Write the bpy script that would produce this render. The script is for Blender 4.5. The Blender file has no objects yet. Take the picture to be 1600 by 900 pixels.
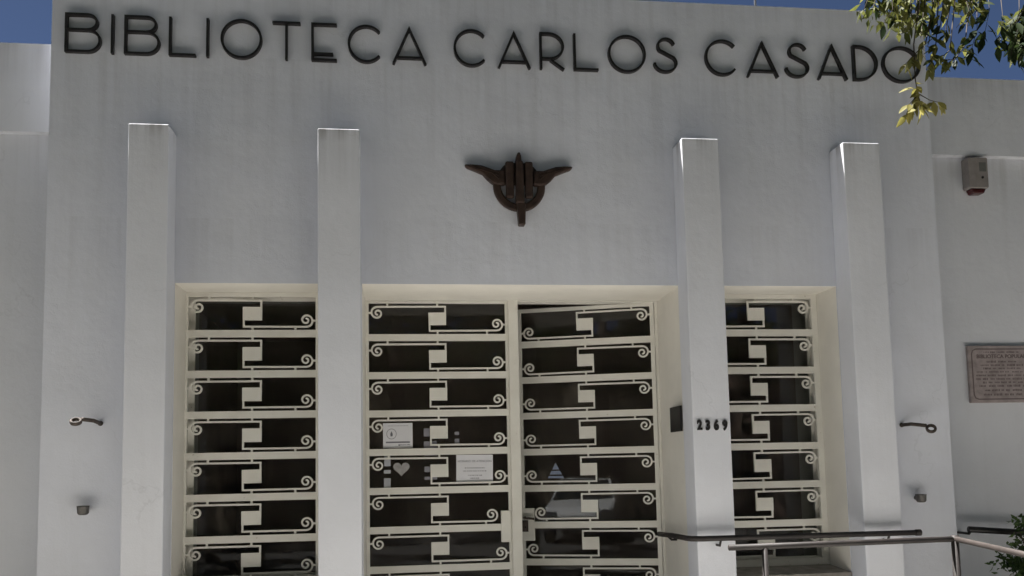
import bpy, bmesh, math, random
import numpy as np
from mathutils import Vector, Matrix
R = math.radians
rnd = random.Random(7)
sc = bpy.context.scene
col = sc.collection

# ------------------------------------------------------------------ camera
CAM = Vector((0.0, -5.879, 1.6))
yaw, pitch, roll = 0.1273, 0.092, -0.0208
fw = Vector((math.sin(yaw)*math.cos(pitch), math.cos(yaw)*math.cos(pitch), math.sin(pitch)))
rt = Vector((math.cos(yaw), -math.sin(yaw), 0)); up = rt.cross(fw)
r2 = math.cos(roll)*rt + math.sin(roll)*up; u2 = -math.sin(roll)*rt + math.cos(roll)*up
cd = bpy.data.cameras.new('camera'); cam = bpy.data.objects.new('camera', cd); col.objects.link(cam)
m = Matrix((r2, u2, -fw)).transposed().to_4x4(); m.translation = CAM
cam.matrix_world = m
cd.sensor_width = 36; cd.lens = 36*1401.1/1600
cd.shift_x = 0.001; cd.shift_y = 151.8/1600
cd.clip_start = 0.05; cd.clip_end = 500
sc.camera = cam

# ------------------------------------------------------------------ light
SUN = Vector((-0.36, 0.154, 1.0)).normalized()          # towards the sun: behind the roof line, from the left
w = bpy.data.worlds.new('World'); sc.world = w; w.use_nodes = True
nt = w.node_tree; bg = nt.nodes['Background']
sky = nt.nodes.new('ShaderNodeTexSky'); sky.sky_type = 'NISHITA'; sky.sun_disc = False
sky.sun_elevation = math.asin(SUN.z); sky.sun_rotation = math.atan2(SUN.x, SUN.y)
sky.altitude = 3000; sky.air_density = 0.24; sky.dust_density = 1.2; sky.ozone_density = 1.0
nt.links.new(sky.outputs[0], bg.inputs[0]); bg.inputs[1].default_value = 0.05
sd = bpy.data.lights.new('sun', 'SUN'); so = bpy.data.objects.new('sun', sd); col.objects.link(so)
sd.energy = 5.0; sd.angle = R(0.53); sd.color = (1.0, 0.97, 0.925)
so.rotation_euler = SUN.to_track_quat('Z', 'Y').to_euler(); so.location = (-6, 3, 14)
sc.view_settings.view_transform = 'Standard'; sc.view_settings.look = 'None'
sc.view_settings.exposure = 1.97; sc.view_settings.gamma = 1
sc.cycles.max_bounces = 8; sc.cycles.diffuse_bounces = 5; sc.cycles.transparent_max_bounces = 12

# ------------------------------------------------------------------ materials
def newmat(name):
    mt = bpy.data.materials.new(name); mt.use_nodes = True
    return mt, mt.node_tree, mt.node_tree.nodes['Principled BSDF']
def nd(nt, t, **kw):
    n = nt.nodes.new(t)
    for k, v in kw.items(): setattr(n, k, v)
    return n
def ramp(nt, stops):
    r = nt.nodes.new('ShaderNodeValToRGB')
    e = r.color_ramp.elements
    while len(e) < len(stops): e.new(0.5)
    for el, (p, c) in zip(e, stops): el.position = p; el.color = (*c, 1) if len(c) == 3 else c
    return r
def noise(nt, scale, detail=4, rough=0.55, vec=None):
    n = nt.nodes.new('ShaderNodeTexNoise'); n.inputs['Scale'].default_value = scale
    n.inputs['Detail'].default_value = detail; n.inputs['Roughness'].default_value = rough
    if vec: nt.links.new(vec, n.inputs['Vector'])
    return n
def coords(nt, scale=(1, 1, 1), kind='Object'):
    tc = nt.nodes.new('ShaderNodeTexCoord'); mp = nt.nodes.new('ShaderNodeMapping')
    mp.inputs['Scale'].default_value = scale; nt.links.new(tc.outputs[kind], mp.inputs[0])
    return mp.outputs[0]
def mix(nt, fac, a, b, mode='MIX'):
    n = nt.nodes.new('ShaderNodeMix'); n.data_type = 'RGBA'; n.blend_type = mode
    for s, v in ((n.inputs[0], fac), (n.inputs[6], a), (n.inputs[7], b)):
        if hasattr(v, 'is_output'): nt.links.new(v, s)
        elif isinstance(v, tuple): s.default_value = (*v, 1)
        else: s.default_value = v
    return n.outputs[2]
def bump(nt, bs, h, dist, strength=1.0):
    b = nt.nodes.new('ShaderNodeBump'); b.inputs['Distance'].default_value = dist
    b.inputs['Strength'].default_value = strength
    nt.links.new(h, b.inputs['Height']); nt.links.new(b.outputs[0], bs.inputs['Normal'])

def simple(name, c, rough=0.5, metal=0.0, var=0.15, vs=14, bmp=0.0, bs_=60):
    mt, t, b = newmat(name)
    v = coords(t)
    n = noise(t, vs, 5, vec=v)
    lo = tuple(x*(1-var) for x in c); hi = tuple(min(1, x*(1+var)) for x in c)
    r = ramp(t, [(0.3, lo), (0.7, hi)]); t.links.new(n.outputs[0], r.inputs[0])
    t.links.new(r.outputs[0], b.inputs['Base Color'])
    b.inputs['Roughness'].default_value = rough; b.inputs['Metallic'].default_value = metal
    if bmp:
        n2 = noise(t, bs_, 4, vec=v); bump(t, b, n2.outputs[0], bmp)
    return mt

def wall_mat(name, base, streak=0.5, drips=()):
    """painted render: mottled coats, long rain streaks, hairline cracks; drips = (z_top, length, strength) bands of run-off"""
    mt, t, b = newmat(name)
    v = coords(t)
    L = t.links.new
    n1 = noise(t, 0.9, 6, 0.6, v)
    r1 = ramp(t, [(0.3, tuple(x*0.90 for x in base)), (0.7, tuple(min(1, x*1.04) for x in base))])
    L(n1.outputs[0], r1.inputs[0])
    n2 = noise(t, 1.0, 5, 0.65, coords(t, (9, 9, 0.35)))
    r2_ = ramp(t, [(0.52, (0, 0, 0)), (0.8, (1, 1, 1))]); L(n2.outputs[0], r2_.inputs[0])
    def math_(op, a, b_, clamp=False):
        n = nd(t, 'ShaderNodeMath', operation=op); n.use_clamp = clamp
        for s_, q in ((n.inputs[0], a), (n.inputs[1], b_)):
            if hasattr(q, 'is_output'): L(q, s_)
            else: s_.default_value = q
        return n.outputs[0]
    c = mix(t, math_('MULTIPLY', r2_.outputs[0], 0.28*streak), r1.outputs[0], tuple(x*y for x, y in zip(base, (0.62, 0.6, 0.56))))
    n3 = noise(t, 2.6, 3, 0.5, v)
    r3 = ramp(t, [(0.5, (0, 0, 0)), (0.57, (1, 1, 1))]); L(n3.outputs[0], r3.inputs[0])
    c = mix(t, math_('MULTIPLY', r3.outputs[0], 0.07), c, (0.6, 0.6, 0.62))
    # hairline cracks
    nw = noise(t, 2.5, 4, 0.6, v); va = nd(t, 'ShaderNodeVectorMath', operation='MULTIPLY_ADD'); va.inputs[1].default_value = (0.5, 0.5, 0.5)
    L(nw.outputs['Color'], va.inputs[0]); L(v, va.inputs[2])
    vo = nd(t, 'ShaderNodeTexVoronoi', feature='DISTANCE_TO_EDGE'); vo.inputs['Scale'].default_value = 0.55; L(va.outputs[0], vo.inputs['Vector'])
    rc = ramp(t, [(0.0, (1, 1, 1)), (0.0035, (0, 0, 0))]); L(vo.outputs['Distance'], rc.inputs[0])
    nm = noise(t, 1.3, 2, 0.5, v); rm_ = ramp(t, [(0.5, (0, 0, 0)), (0.6, (1, 1, 1))]); L(nm.outputs[0], rm_.inputs[0])
    c = mix(t, math_('MULTIPLY', math_('MULTIPLY', rc.outputs[0], rm_.outputs[0]), 0.2), c, tuple(x*0.55 for x in base))
    if drips:
        sx = nd(t, 'ShaderNodeSeparateXYZ'); tc = nd(t, 'ShaderNodeTexCoord'); L(tc.outputs['Object'], sx.inputs[0])
        nf = noise(t, 1.0, 4, 0.6, coords(t, (13, 13, 0.45)))
        rf = ramp(t, [(0.46, (0, 0, 0)), (0.68, (1, 1, 1))]); L(nf.outputs[0], rf.inputs[0])
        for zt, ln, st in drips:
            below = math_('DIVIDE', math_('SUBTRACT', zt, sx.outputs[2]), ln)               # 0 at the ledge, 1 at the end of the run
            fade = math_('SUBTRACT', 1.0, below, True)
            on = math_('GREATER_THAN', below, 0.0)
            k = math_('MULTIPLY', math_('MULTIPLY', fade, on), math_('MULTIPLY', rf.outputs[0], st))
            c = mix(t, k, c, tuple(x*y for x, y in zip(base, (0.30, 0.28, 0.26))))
    L(c, b.inputs['Base Color'])
    b.inputs['Roughness'].default_value = 0.85
    n4 = noise(t, 90, 5, 0.6, v); n5 = noise(t, 5, 3, 0.5, v)
    ad = nd(t, 'ShaderNodeMath', operation='MULTIPLY_ADD'); ad.inputs[1].default_value = 6.0
    L(n5.outputs[0], ad.inputs[0]); L(n4.outputs[0], ad.inputs[2])
    bump(t, b, ad.outputs[0], 0.0014)
    return mt

M = {}
M['wall'] = wall_mat('white_wall_paint', (0.70, 0.72, 0.79), 0.5, ((4.34, 1.1, 0.17), (4.864, 0.35, 0.2), (3.25, 0.7, 0.12)))  # blue tint puts the cool sky fill into the paint colour
M['pilaster'] = wall_mat('white_pilaster_paint', (0.715, 0.73, 0.785), 0.5, ((3.80, 0.10, 0.75), (3.80, 0.5, 0.25)))  # same sky-fill blue mixed into the pilaster colour
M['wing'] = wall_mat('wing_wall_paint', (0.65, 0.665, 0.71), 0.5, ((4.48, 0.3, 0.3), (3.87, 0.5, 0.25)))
M['cream'] = simple('cream_iron_paint', (0.77, 0.74, 0.67), 0.45, 0, 0.07, 9, 0.0006, 120)
def ironpaint():
    mt, t, b = newmat('cream_iron_paint'); v = coords(t, kind='Object')
    geo = nd(t, 'ShaderNodeNewGeometry')
    n = noise(t, 5, 4, 0.6, geo.outputs['Position']); r = ramp(t, [(0.3, (0.71, 0.69, 0.63)), (0.7, (0.79, 0.775, 0.72))]); t.links.new(n.outputs[0], r.inputs[0])
    n2 = noise(t, 38, 5, 0.7, geo.outputs['Position']); r2_ = ramp(t, [(0.66, (0, 0, 0)), (0.74, (0.8, 0.8, 0.8))]); t.links.new(n2.outputs[0], r2_.inputs[0])
    c = mix(t, r2_.outputs[0], r.outputs[0], (0.30, 0.21, 0.15))
    t.links.new(c, b.inputs['Base Color']); b.inputs['Roughness'].default_value = 0.5
    n3 = noise(t, 60, 4, 0.6, geo.outputs['Position']); bump(t, b, n3.outputs[0], 0.001)
    return mt
M['cream'] = ironpaint()
M['reveal'] = simple('bounce_tinted_reveal', (0.78, 0.755, 0.70), 0.8, 0, 0.05, 4, 0.0006, 90)  # white reveals; cream tint stands in for warm bounce off the ground
M['iron'] = simple('black_letter_iron', (0.018, 0.016, 0.017), 0.55, 0.2, 0.35, 25, 0.001, 80)
M['bronze'] = simple('brown_patinated_bronze', (0.046, 0.028, 0.022), 0.45, 0.2, 0.4, 18, 0.002, 50)
M['rail'] = simple('worn_brown_pipe', (0.020, 0.0155, 0.0145), 0.65, 0.0, 0.5, 12, 0.001, 60)
M['railpale'] = simple('sunlit_pipe_tone', (0.055, 0.045, 0.041), 0.5, 0.1, 0.25, 10, 0.001, 60)  # paler copy of the pipe brown, sun on the ramp pipe put into colour
M['darkbox'] = simple('dark_plastic', (0.009, 0.0075, 0.007), 0.4, 0, 0.2, 10)
M['bracket'] = simple('rusty_bracket_iron', (0.06, 0.046, 0.038), 0.75, 0.0, 0.5, 30, 0.001, 70)
M['socket'] = simple('grey_iron_socket', (0.09, 0.085, 0.08), 0.45, 0.4, 0.4, 30)
M['sill'] = simple('grey_cement_sill', (0.24, 0.22, 0.20), 0.85, 0, 0.3, 12, 0.002, 40)
M['paper'] = simple('white_paper', (0.72, 0.72, 0.76), 0.7, 0, 0.04, 8)
M['paper_grey'] = simple('grey_paper', (0.42, 0.43, 0.47), 0.7, 0, 0.06, 8)
M['paper_dim'] = simple('dim_paper', (0.26, 0.255, 0.29), 0.7, 0, 0.08, 8)
M['ink'] = simple('grey_ink', (0.16, 0.16, 0.19), 0.7, 0, 0.1, 8)
M['heart'] = simple('silver_foil', (0.36, 0.35, 0.35), 0.5, 0.1, 0.18, 40)
M['blue'] = simple('pale_blue_sticker', (0.22, 0.26, 0.36), 0.5, 0, 0.1, 30)
M['siren'] = simple('weathered_siren_plastic', (0.25, 0.225, 0.215), 0.5, 0, 0.15, 14)
M['red'] = simple('dark_red_lens', (0.055, 0.008, 0.010), 0.25, 0, 0.2, 10)
M['sirenlabel'] = simple('siren_label', (0.12, 0.12, 0.11), 0.5)
M['plaque'] = simple('pinkish_stone', (0.30, 0.255, 0.25), 0.6, 0, 0.22, 16, 0.001, 60)
M['plaque_ink'] = simple('dark_engraving', (0.13, 0.10, 0.10), 0.7)
M['bark'] = simple('grey_brown_bark', (0.10, 0.075, 0.055), 0.9, 0, 0.4, 9, 0.012, 14)
M['twig'] = simple('brown_twig', (0.035, 0.024, 0.016), 0.8, 0, 0.3, 30)
M['inner_wall'] = simple('interior_plaster', (0.36, 0.28, 0.24), 0.9, 0, 0.15, 2)
M['inner_floor'] = simple('interior_tiles', (0.14, 0.10, 0.08), 0.6, 0, 0.2, 3)
M['wood'] = simple('dark_shelf_wood', (0.08, 0.045, 0.028), 0.55, 0, 0.3, 6)
M['house_a'] = wall_mat('ochre_render', (0.50, 0.42, 0.30), 1)
M['house_b'] = wall_mat('grey_render', (0.46, 0.45, 0.43), 1)
M['house_c'] = wall_mat('pink_render', (0.50, 0.36, 0.29), 1)
M['kerb'] = simple('kerb_concrete', (0.48, 0.47, 0.45), 0.9, 0, 0.15, 4, 0.003, 30)
M['tyre'] = simple('tyre_rubber', (0.02, 0.02, 0.02), 0.85)
M['rim'] = simple('silver_rim', (0.5, 0.5, 0.5), 0.3, 0.8, 0.05)
M['lamp'] = simple('headlamp_glass', (0.75, 0.75, 0.75), 0.12, 0.2, 0.03)
M['steel'] = simple('grey_steel', (0.2, 0.2, 0.2), 0.4, 0.6, 0.15)

def carpaint():
    mt, t, b = newmat('white_car_paint'); b.inputs['Base Color'].default_value = (0.72, 0.72, 0.72, 1)
    b.inputs['Roughness'].default_value = 0.3; b.inputs['Coat Weight'].default_value = 0.8
    return mt
M['car'] = carpaint()

def glass():
    mt, t, b = newmat('window_glass')
    out = t.nodes['Material Output']; t.nodes.remove(b)
    tr = nd(t, 'ShaderNodeBsdfTransparent'); tr.inputs[0].default_value = (0.78, 0.80, 0.79, 1)
    gl = nd(t, 'ShaderNodeBsdfGlossy'); gl.inputs['Roughness'].default_value = 0.015
    gl.inputs[0].default_value = (0.9, 0.92, 0.95, 1)
    fr = nd(t, 'ShaderNodeFresnel'); fr.inputs[0].default_value = 1.38
    # slightly wavy old panes
    v = coords(t); n = noise(t, 2.2, 2, 0.4, v)
    bp = nd(t, 'ShaderNodeBump'); bp.inputs['Distance'].default_value = 0.0006; t.links.new(n.outputs[0], bp.inputs['Height'])
    t.links.new(bp.outputs[0], gl.inputs['Normal'])
    # dust film; its warm brown also stands in for the room's dim light
    df = nd(t, 'ShaderNodeBsdfDiffuse'); df.inputs[0].default_value = (0.36, 0.30, 0.26, 1)
    n2 = noise(t, 7, 6, 0.7, v); rr = ramp(t, [(0.35, (0.018,)*3), (0.85, (0.075,)*3)]); t.links.new(n2.outputs[0], rr.inputs[0])
    m1 = nd(t, 'ShaderNodeMixShader'); t.links.new(fr.outputs[0], m1.inputs[0]); t.links.new(tr.outputs[0], m1.inputs[1]); t.links.new(gl.outputs[0], m1.inputs[2])
    m2 = nd(t, 'ShaderNodeMixShader'); t.links.new(rr.outputs[0], m2.inputs[0]); t.links.new(m1.outputs[0], m2.inputs[1]); t.links.new(df.outputs[0], m2.inputs[2])
    t.links.new(m2.outputs[0], out.inputs[0])
    return mt
M['glass'] = glass()
def darkglass():
    mt, t, b = newmat('dark_glass'); b.inputs['Base Color'].default_value = (0.015, 0.018, 0.02, 1); b.inputs['Roughness'].default_value = 0.05
    return mt
M['darkglass'] = darkglass()

def leafmat(name, c1, c2, trans=0.45, objrand=True):
    mt, t, b = newmat(name); out = t.nodes['Material Output']
    if objrand:
        oi = nd(t, 'ShaderNodeObjectInfo'); src = oi.outputs['Random']
    else:
        v = coords(t); n = noise(t, 6, 3, 0.6, v); src = n.outputs[0]
    r = ramp(t, [(0.15 if objrand else 0.35, c1), (0.9 if objrand else 0.65, c2)]); t.links.new(src, r.inputs[0])
    t.links.new(r.outputs[0], b.inputs['Base Color']); b.inputs['Roughness'].default_value = 0.65; b.inputs['Specular IOR Level'].default_value = 0.25
    tl = nd(t, 'ShaderNodeBsdfTranslucent')
    hs = nd(t, 'ShaderNodeHueSaturation'); hs.inputs['Value'].default_value = 1.5; hs.inputs['Saturation'].default_value = 1.05
    t.links.new(r.outputs[0], hs.inputs['Color']); t.links.new(hs.outputs[0], tl.inputs[0])
    mx = nd(t, 'ShaderNodeMixShader'); mx.inputs[0].default_value = trans
    t.links.new(b.outputs[0], mx.inputs[1]); t.links.new(tl.outputs[0], mx.inputs[2]); t.links.new(mx.outputs[0], out.inputs[0])
    return mt
M['leaf'] = leafmat('green_leaf', (0.055, 0.068, 0.018), (0.15, 0.15, 0.045))
M['leaf_yellow'] = leafmat('sunlit_yellow_leaf', (0.18, 0.17, 0.05), (0.31, 0.28, 0.10), 0.4)  # brighter leaf copy, sunlight through the low sprig put into its colour
M['leaf_dark'] = leafmat('dark_leaf', (0.014, 0.026, 0.010), (0.035, 0.055, 0.018), 0.2)
M['crown'] = leafmat('crown_leaf', (0.03, 0.045, 0.012), (0.065, 0.085, 0.022), 0.25, False)
M['tuft'] = leafmat('tuft_leaf', (0.045, 0.058, 0.014), (0.13, 0.135, 0.04), 0.35, False)
M['bush'] = leafmat('bush_leaf', (0.02, 0.04, 0.012), (0.06, 0.10, 0.03), 0.25, False)

def paving():
    mt, t, b = newmat('pavement_tiles')
    v = coords(t)
    br = nd(t, 'ShaderNodeTexBrick'); br.offset = 0; br.inputs['Scale'].default_value = 2.5
    br.inputs['Brick Width'].default_value = 0.5; br.inputs['Row Height'].default_value = 0.5
    br.inputs['Mortar Size'].default_value = 0.012
    br.inputs['Color1'].default_value = (0.55, 0.535, 0.505, 1); br.inputs['Color2'].default_value = (0.49, 0.475, 0.445, 1)
    br.inputs['Mortar'].default_value = (0.2, 0.17, 0.13, 1)
    t.links.new(v, br.inputs['Vector'])
    n = noise(t, 1.7, 6, 0.6, v)
    c = mix(t, 0.35, br.outputs[0], n.outputs['Color'], 'SOFT_LIGHT')
    t.links.new(c, b.inputs['Base Color']); b.inputs['Roughness'].default_value = 0.85
    bump(t, b, br.outputs['Fac'], -0.003)
    return mt
M['paving'] = paving()
M['road'] = simple('worn_asphalt', (0.055, 0.054, 0.052), 0.9, 0, 0.25, 3, 0.004, 120)
M['soil'] = simple('grass_and_soil', (0.058, 0.052, 0.036), 0.95, 0, 0.4, 5, 0.01, 40)

# ------------------------------------------------------------------ mesh helpers
class MB:
    def __init__(s): s.v = []; s.f = []; s.mi = []; s.cur = 0
    def add(s, vs, fs):
        o = len(s.v); s.v += [tuple(p) for p in vs]
        for f in fs: s.f.append(tuple(i+o for i in f)); s.mi.append(s.cur)
        return s
    def box(s, x0, x1, y0, y1, z0, z1):
        vs = [(x, y, z) for x in (x0, x1) for y in (y0, y1) for z in (z0, z1)]
        return s.add(vs, [(0, 1, 3, 2), (4, 6, 7, 5), (0, 4, 5, 1), (2, 3, 7, 6), (0, 2, 6, 4), (1, 5, 7, 3)])
    def prism(s, pts, y0, y1, cap=True):
        """polygon pts in (x,z), extruded in y (front face y0)"""
        n = len(pts); vs = [(x, y0, z) for x, z in pts] + [(x, y1, z) for x, z in pts]
        fs = [(i, (i+1) % n, n+(i+1) % n, n+i) for i in range(n)]
        if cap: fs += [tuple(range(n))[::-1], tuple(range(n, 2*n))]
        return s.add(vs, fs)
    def ribbon(s, pts, wd, y0, y1, closed=False):
        """flat bar following pts (x,z), width wd, depth y0..y1"""
        n = len(pts); P = [Vector(p) for p in pts]; L = []; Rr = []
        for i in range(n):
            a = P[i-1] if (i > 0 or closed) else None; c = P[(i+1) % n] if (i < n-1 or closed) else None
            d1 = (P[i]-a).normalized() if a is not None else None
            d2 = (c-P[i]).normalized() if c is not None else None
            if d1 is None: d1 = d2
            if d2 is None: d2 = d1
            n1 = Vector((-d1.y, d1.x)); n2 = Vector((-d2.y, d2.x)); mm = n1+n2
            mm = mm.normalized() if mm.length > 1e-6 else n1
            k = wd/2/max(0.45, mm.dot(n1)); L.append(P[i]+mm*k); Rr.append(P[i]-mm*k)
        vs = []
        for i in range(n): vs += [(L[i].x, y0, L[i].y), (Rr[i].x, y0, Rr[i].y), (Rr[i].x, y1, Rr[i].y), (L[i].x, y1, L[i].y)]
        fs = []
        for i in range(n if closed else n-1):
            a = 4*i; b = 4*((i+1) % n)
            fs += [(a, b, b+1, a+1), (a+1, b+1, b+2, a+2), (a+2, b+2, b+3, a+3), (a+3, b+3, b, a)]
        if not closed: fs += [(0, 1, 2, 3), (4*n-1, 4*n-2, 4*n-3, 4*n-4)]
        return s.add(vs, fs)
    def tube(s, pts, rad, seg=10, caps=True):
        P = [Vector(p) for p in pts]; n = len(P); rr = rad if isinstance(rad, (list, tuple)) else [rad]*n
        vs = []; prev = None
        for i in range(n):
            d = (P[min(i+1, n-1)]-P[max(i-1, 0)]).normalized()
            ref = prev if prev is not None else (Vector((0, 0, 1)) if abs(d.z) < 0.9 else Vector((1, 0, 0)))
            a = (ref - d*ref.dot(d)).normalized(); prev = a; b = d.cross(a)
            for k in range(seg):
                t = 2*math.pi*k/seg; vs.append(P[i]+(a*math.cos(t)+b*math.sin(t))*rr[i])
        fs = [(i*seg+k, i*seg+(k+1) % seg, (i+1)*seg+(k+1) % seg, (i+1)*seg+k) for i in range(n-1) for k in range(seg)]
        if caps: fs += [tuple(range(seg))[::-1], tuple(range((n-1)*seg, n*seg))]
        return s.add(vs, fs)
    def mesh(s, name, mats, smooth=False):
        me = bpy.data.meshes.new(name); me.from_pydata(s.v, [], s.f)
        for mt in (mats if isinstance(mats, (list, tuple)) else [mats]): me.materials.append(mt)
        me.polygons.foreach_set('material_index', s.mi)
        bm = bmesh.new(); bm.from_mesh(me); bmesh.ops.recalc_face_normals(bm, faces=bm.faces); bm.to_mesh(me); bm.free()
        if smooth: me.polygons.foreach_set('use_smooth', [True]*len(me.polygons))
        me.update(); return me
    def build(s, name, mats, parent=None, smooth=False, loc=None):
        return link(name, s.mesh(name, mats, smooth), parent, loc)
def link(name, me, parent=None, loc=None, rot=None):
    o = bpy.data.objects.new(name, me); col.objects.link(o)
    if parent: o.parent = parent
    if loc: o.location = loc
    if rot: o.rotation_euler = rot
    return o
def empty(name, loc=(0, 0, 0)):
    o = bpy.data.objects.new(name, None); col.objects.link(o); o.location = loc; o.empty_display_size = 0.2; return o
def tag(o, label=None, cat=None, group=None, kind=None):
    if label: o['label'] = label
    if cat: o['category'] = cat
    if group: o['group'] = group
    if kind: o['kind'] = kind
    return o
def bevel(o, wd, seg=2, ang=40):
    b = o.modifiers.new('bevel', 'BEVEL'); b.width = wd; b.segments = seg; b.limit_method = 'ANGLE'; b.angle_limit = R(ang)
    return o
def text_mesh(body, size, mat, extrude=0.0, offset=0.0, align='CENTER', spacing=1.0):
    cu = bpy.data.curves.new('text', 'FONT'); cu.body = body; cu.size = size; cu.extrude = extrude; cu.offset = offset
    cu.align_x = align; cu.space_character = spacing; cu.resolution_u = 3
    o = bpy.data.objects.new('text', cu); col.objects.link(o)
    dg = bpy.context.evaluated_depsgraph_get(); me = bpy.data.meshes.new_from_object(o.evaluated_get(dg))
    bpy.data.objects.remove(o); me.materials.clear(); me.materials.append(mat)
    return me
FRONT = (R(90), 0, 0)          # turns a text in the xy plane to face the street

# ------------------------------------------------------------------ dimensions (metres; x along the facade, y into the building)
XL, XR, ZT = -2.191, 3.861, 4.864
ZS = 2.824                    # soffit of the openings
PT, PY = 3.794, -0.202        # pilaster top, projection
PIL = [(-1.648, -1.404), (-0.488, -0.222), (1.921, 2.179), (3.072, 3.341)]
WIN_L = (-1.402, -0.490); WIN_R = (2.150, 3.070); DOOR = (-0.220, 1.944)
D1, D2, TH = 0.30, 0.575, 0.72
SILL = 0.862
WY = 0.25

# ------------------------------------------------------------------ ground
tag(MB().box(-60, 60, -60, 60, -0.6, -0.14).build('ground', M['soil']), kind='structure')
tag(MB().box(-40, 40, -2.9, 0.9, -0.12, 0.0).build('pavement', M['paving']), kind='structure')
tag(MB().box(-40, 40, -5.80, -2.902, -0.12, -0.005).build('unseen_dark_verge', M['soil']), kind='structure')  # dark strip added out of view so ground bounce fades up the wall
for x0, x1 in ((-40, -0.62), (3.32, 40)):
    tag(MB().box(x0, x1, -1.25, -0.002, 0.001, 0.012).build('unseen_dark_bed', M['soil']), kind='structure')  # unseen dark beds added to cut sunlit bounce onto the lower wall
tag(MB().box(-40, 40, -5.98, -5.802, -0.13, 0.006).build('kerb', M['kerb']), kind='structure')
tag(MB().box(-40, 40, -14.0, -5.982, -0.135, -0.115).build('road', M['road']), kind='structure')
tag(MB().box(-40, 40, -14.18, -14.002, -0.13, 0.006).build('far_kerb', M['kerb']), kind='structure')
tag(MB().box(-40, 40, -17.5, -14.182, -0.12, 0.0).build('far_pavement', M['road']), kind='structure')
tag(MB().box(-0.6, 3.30, -0.98, -0.001, 0.002, 0.15).build('landing', M['kerb']), kind='structure')
rp = MB(); rp.add([(2.2, -0.982, 0.002), (3.30, -0.982, 0.002), (2.2, -3.0, 0.002), (3.30, -3.0, 0.002), (2.2, -0.982, 0.148), (3.30, -0.982, 0.148)],
                  [(0, 1, 5, 4), (0, 4, 2), (1, 3, 5), (4, 5, 3, 2), (0, 2, 3, 1)])
tag(rp.build('ramp', M['kerb']), kind='structure')

# ------------------------------------------------------------------ the library
lib = tag(empty('library_building', (0, 0, 0)), 'white rendered library with four square pilasters, iron grilles and a tall lettered parapet', 'building')

def wall_with_openings(x0, x1, z0, z1, y0, y1, ops):
    """ops: (xa, xb, za, zb); front, back, reveals and outer faces as one closed sheet"""
    xs = sorted({x0, x1, *[o[0] for o in ops], *[o[1] for o in ops]}); zs = sorted({z0, z1, *[o[2] for o in ops], *[o[3] for o in ops]})
    # extra cuts keep the quads small
    def inside(xc, zc): return any(o[0] < xc < o[1] and o[2] < zc < o[3] for o in ops)
    mb = MB()
    for i in range(len(xs)-1):
        for j in range(len(zs)-1):
            if inside((xs[i]+xs[i+1])/2, (zs[j]+zs[j+1])/2): continue
            for y in (y0, y1):
                mb.add([(xs[i], y, zs[j]), (xs[i+1], y, zs[j]), (xs[i+1], y, zs[j+1]), (xs[i], y, zs[j+1])], [(0, 1, 2, 3)])
    mb.add([(x0, y0, z0), (x0, y1, z0), (x0, y1, z1), (x0, y0, z1)], [(0, 1, 2, 3)])
    mb.add([(x1, y0, z0), (x1, y1, z0), (x1, y1, z1), (x1, y0, z1)], [(0, 1, 2, 3)])
    mb.add([(x0, y0, z1), (x1, y0, z1), (x1, y1, z1), (x0, y1, z1)], [(0, 1, 2, 3)])
    mb.cur = 1
    for xa, xb, za, zb in ops:
        mb.add([(xa, y0, za), (xa, y1, za), (xa, y1, zb), (xa, y0, zb)], [(0, 1, 2, 3)])
        mb.add([(xb, y0, za), (xb, y1, za), (xb, y1, zb), (xb, y0, zb)], [(0, 1, 2, 3)])
        mb.add([(xa, y0, zb), (xb, y0, zb), (xb, y1, zb), (xa, y1, zb)], [(0, 1, 2, 3)])
        if za > z0: mb.add([(xa, y0, za), (xb, y0, za), (xb, y1, za), (xa, y1, za)], [(0, 1, 2, 3)])
    return mb
wl = wall_with_openings(XL, XR, 0.0, ZT, 0.0, TH, [(WIN_L[0], WIN_L[1], SILL-0.06, ZS), (DOOR[0], DOOR[1], 0.15, ZS), (WIN_R[0], WIN_R[1], SILL-0.06, ZS)])
me = wl.mesh('front_wall', [M['wall'], M['reveal']])
bm = bmesh.new(); bm.from_mesh(me); bmesh.ops.remove_doubles(bm, verts=bm.verts, dist=1e-5); bmesh.ops.recalc_face_normals(bm, faces=bm.faces); bm.to_mesh(me); bm.free()
link('front_wall', me, lib)
for a, b in PIL:
    o = MB().box(a, b, PY, -0.0005, 0.0 if not (-0.6 < a < 3.3) else 0.151, PT).build('pilaster', M['pilaster'], lib); bevel(o, 0.007, 3)
for x0, x1 in ((-14.0, XL-0.001), (XR+0.001, 14.0)):
    MB().box(x0, x1, WY, WY+0.3, 0, 3.868).build('wing_wall', M['wing'], lib)
    MB().box(x0, x1, WY-0.06, WY+0.3, 3.869, 4.472).build('wing_cornice', M['wing'], lib)
MB().box(-14, 14, TH+0.002, 8.0, 4.15, 4.3).build('roof', M['kerb'], lib)
# room behind the doors
rm = MB()
MB().box(XL, XR, TH+0.002, 6.0, 0.0, 0.15).build('room_floor', M['inner_floor'], lib)
MB().box(XL, XR, 6.0, 6.15, 0.0, 4.149).build('room_back_wall', M['inner_wall'], lib)
for x0 in (XL, XR-0.15): MB().box(x0, x0+0.15, TH+0.003, 5.998, 0.151, 4.148).build('room_side_wall', M['inner_wall'], lib)
MB().box(XL+0.152, XR-0.152, TH+0.004, 5.997, 3.3, 3.4).build('room_ceiling', M['inner_wall'], lib)
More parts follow.
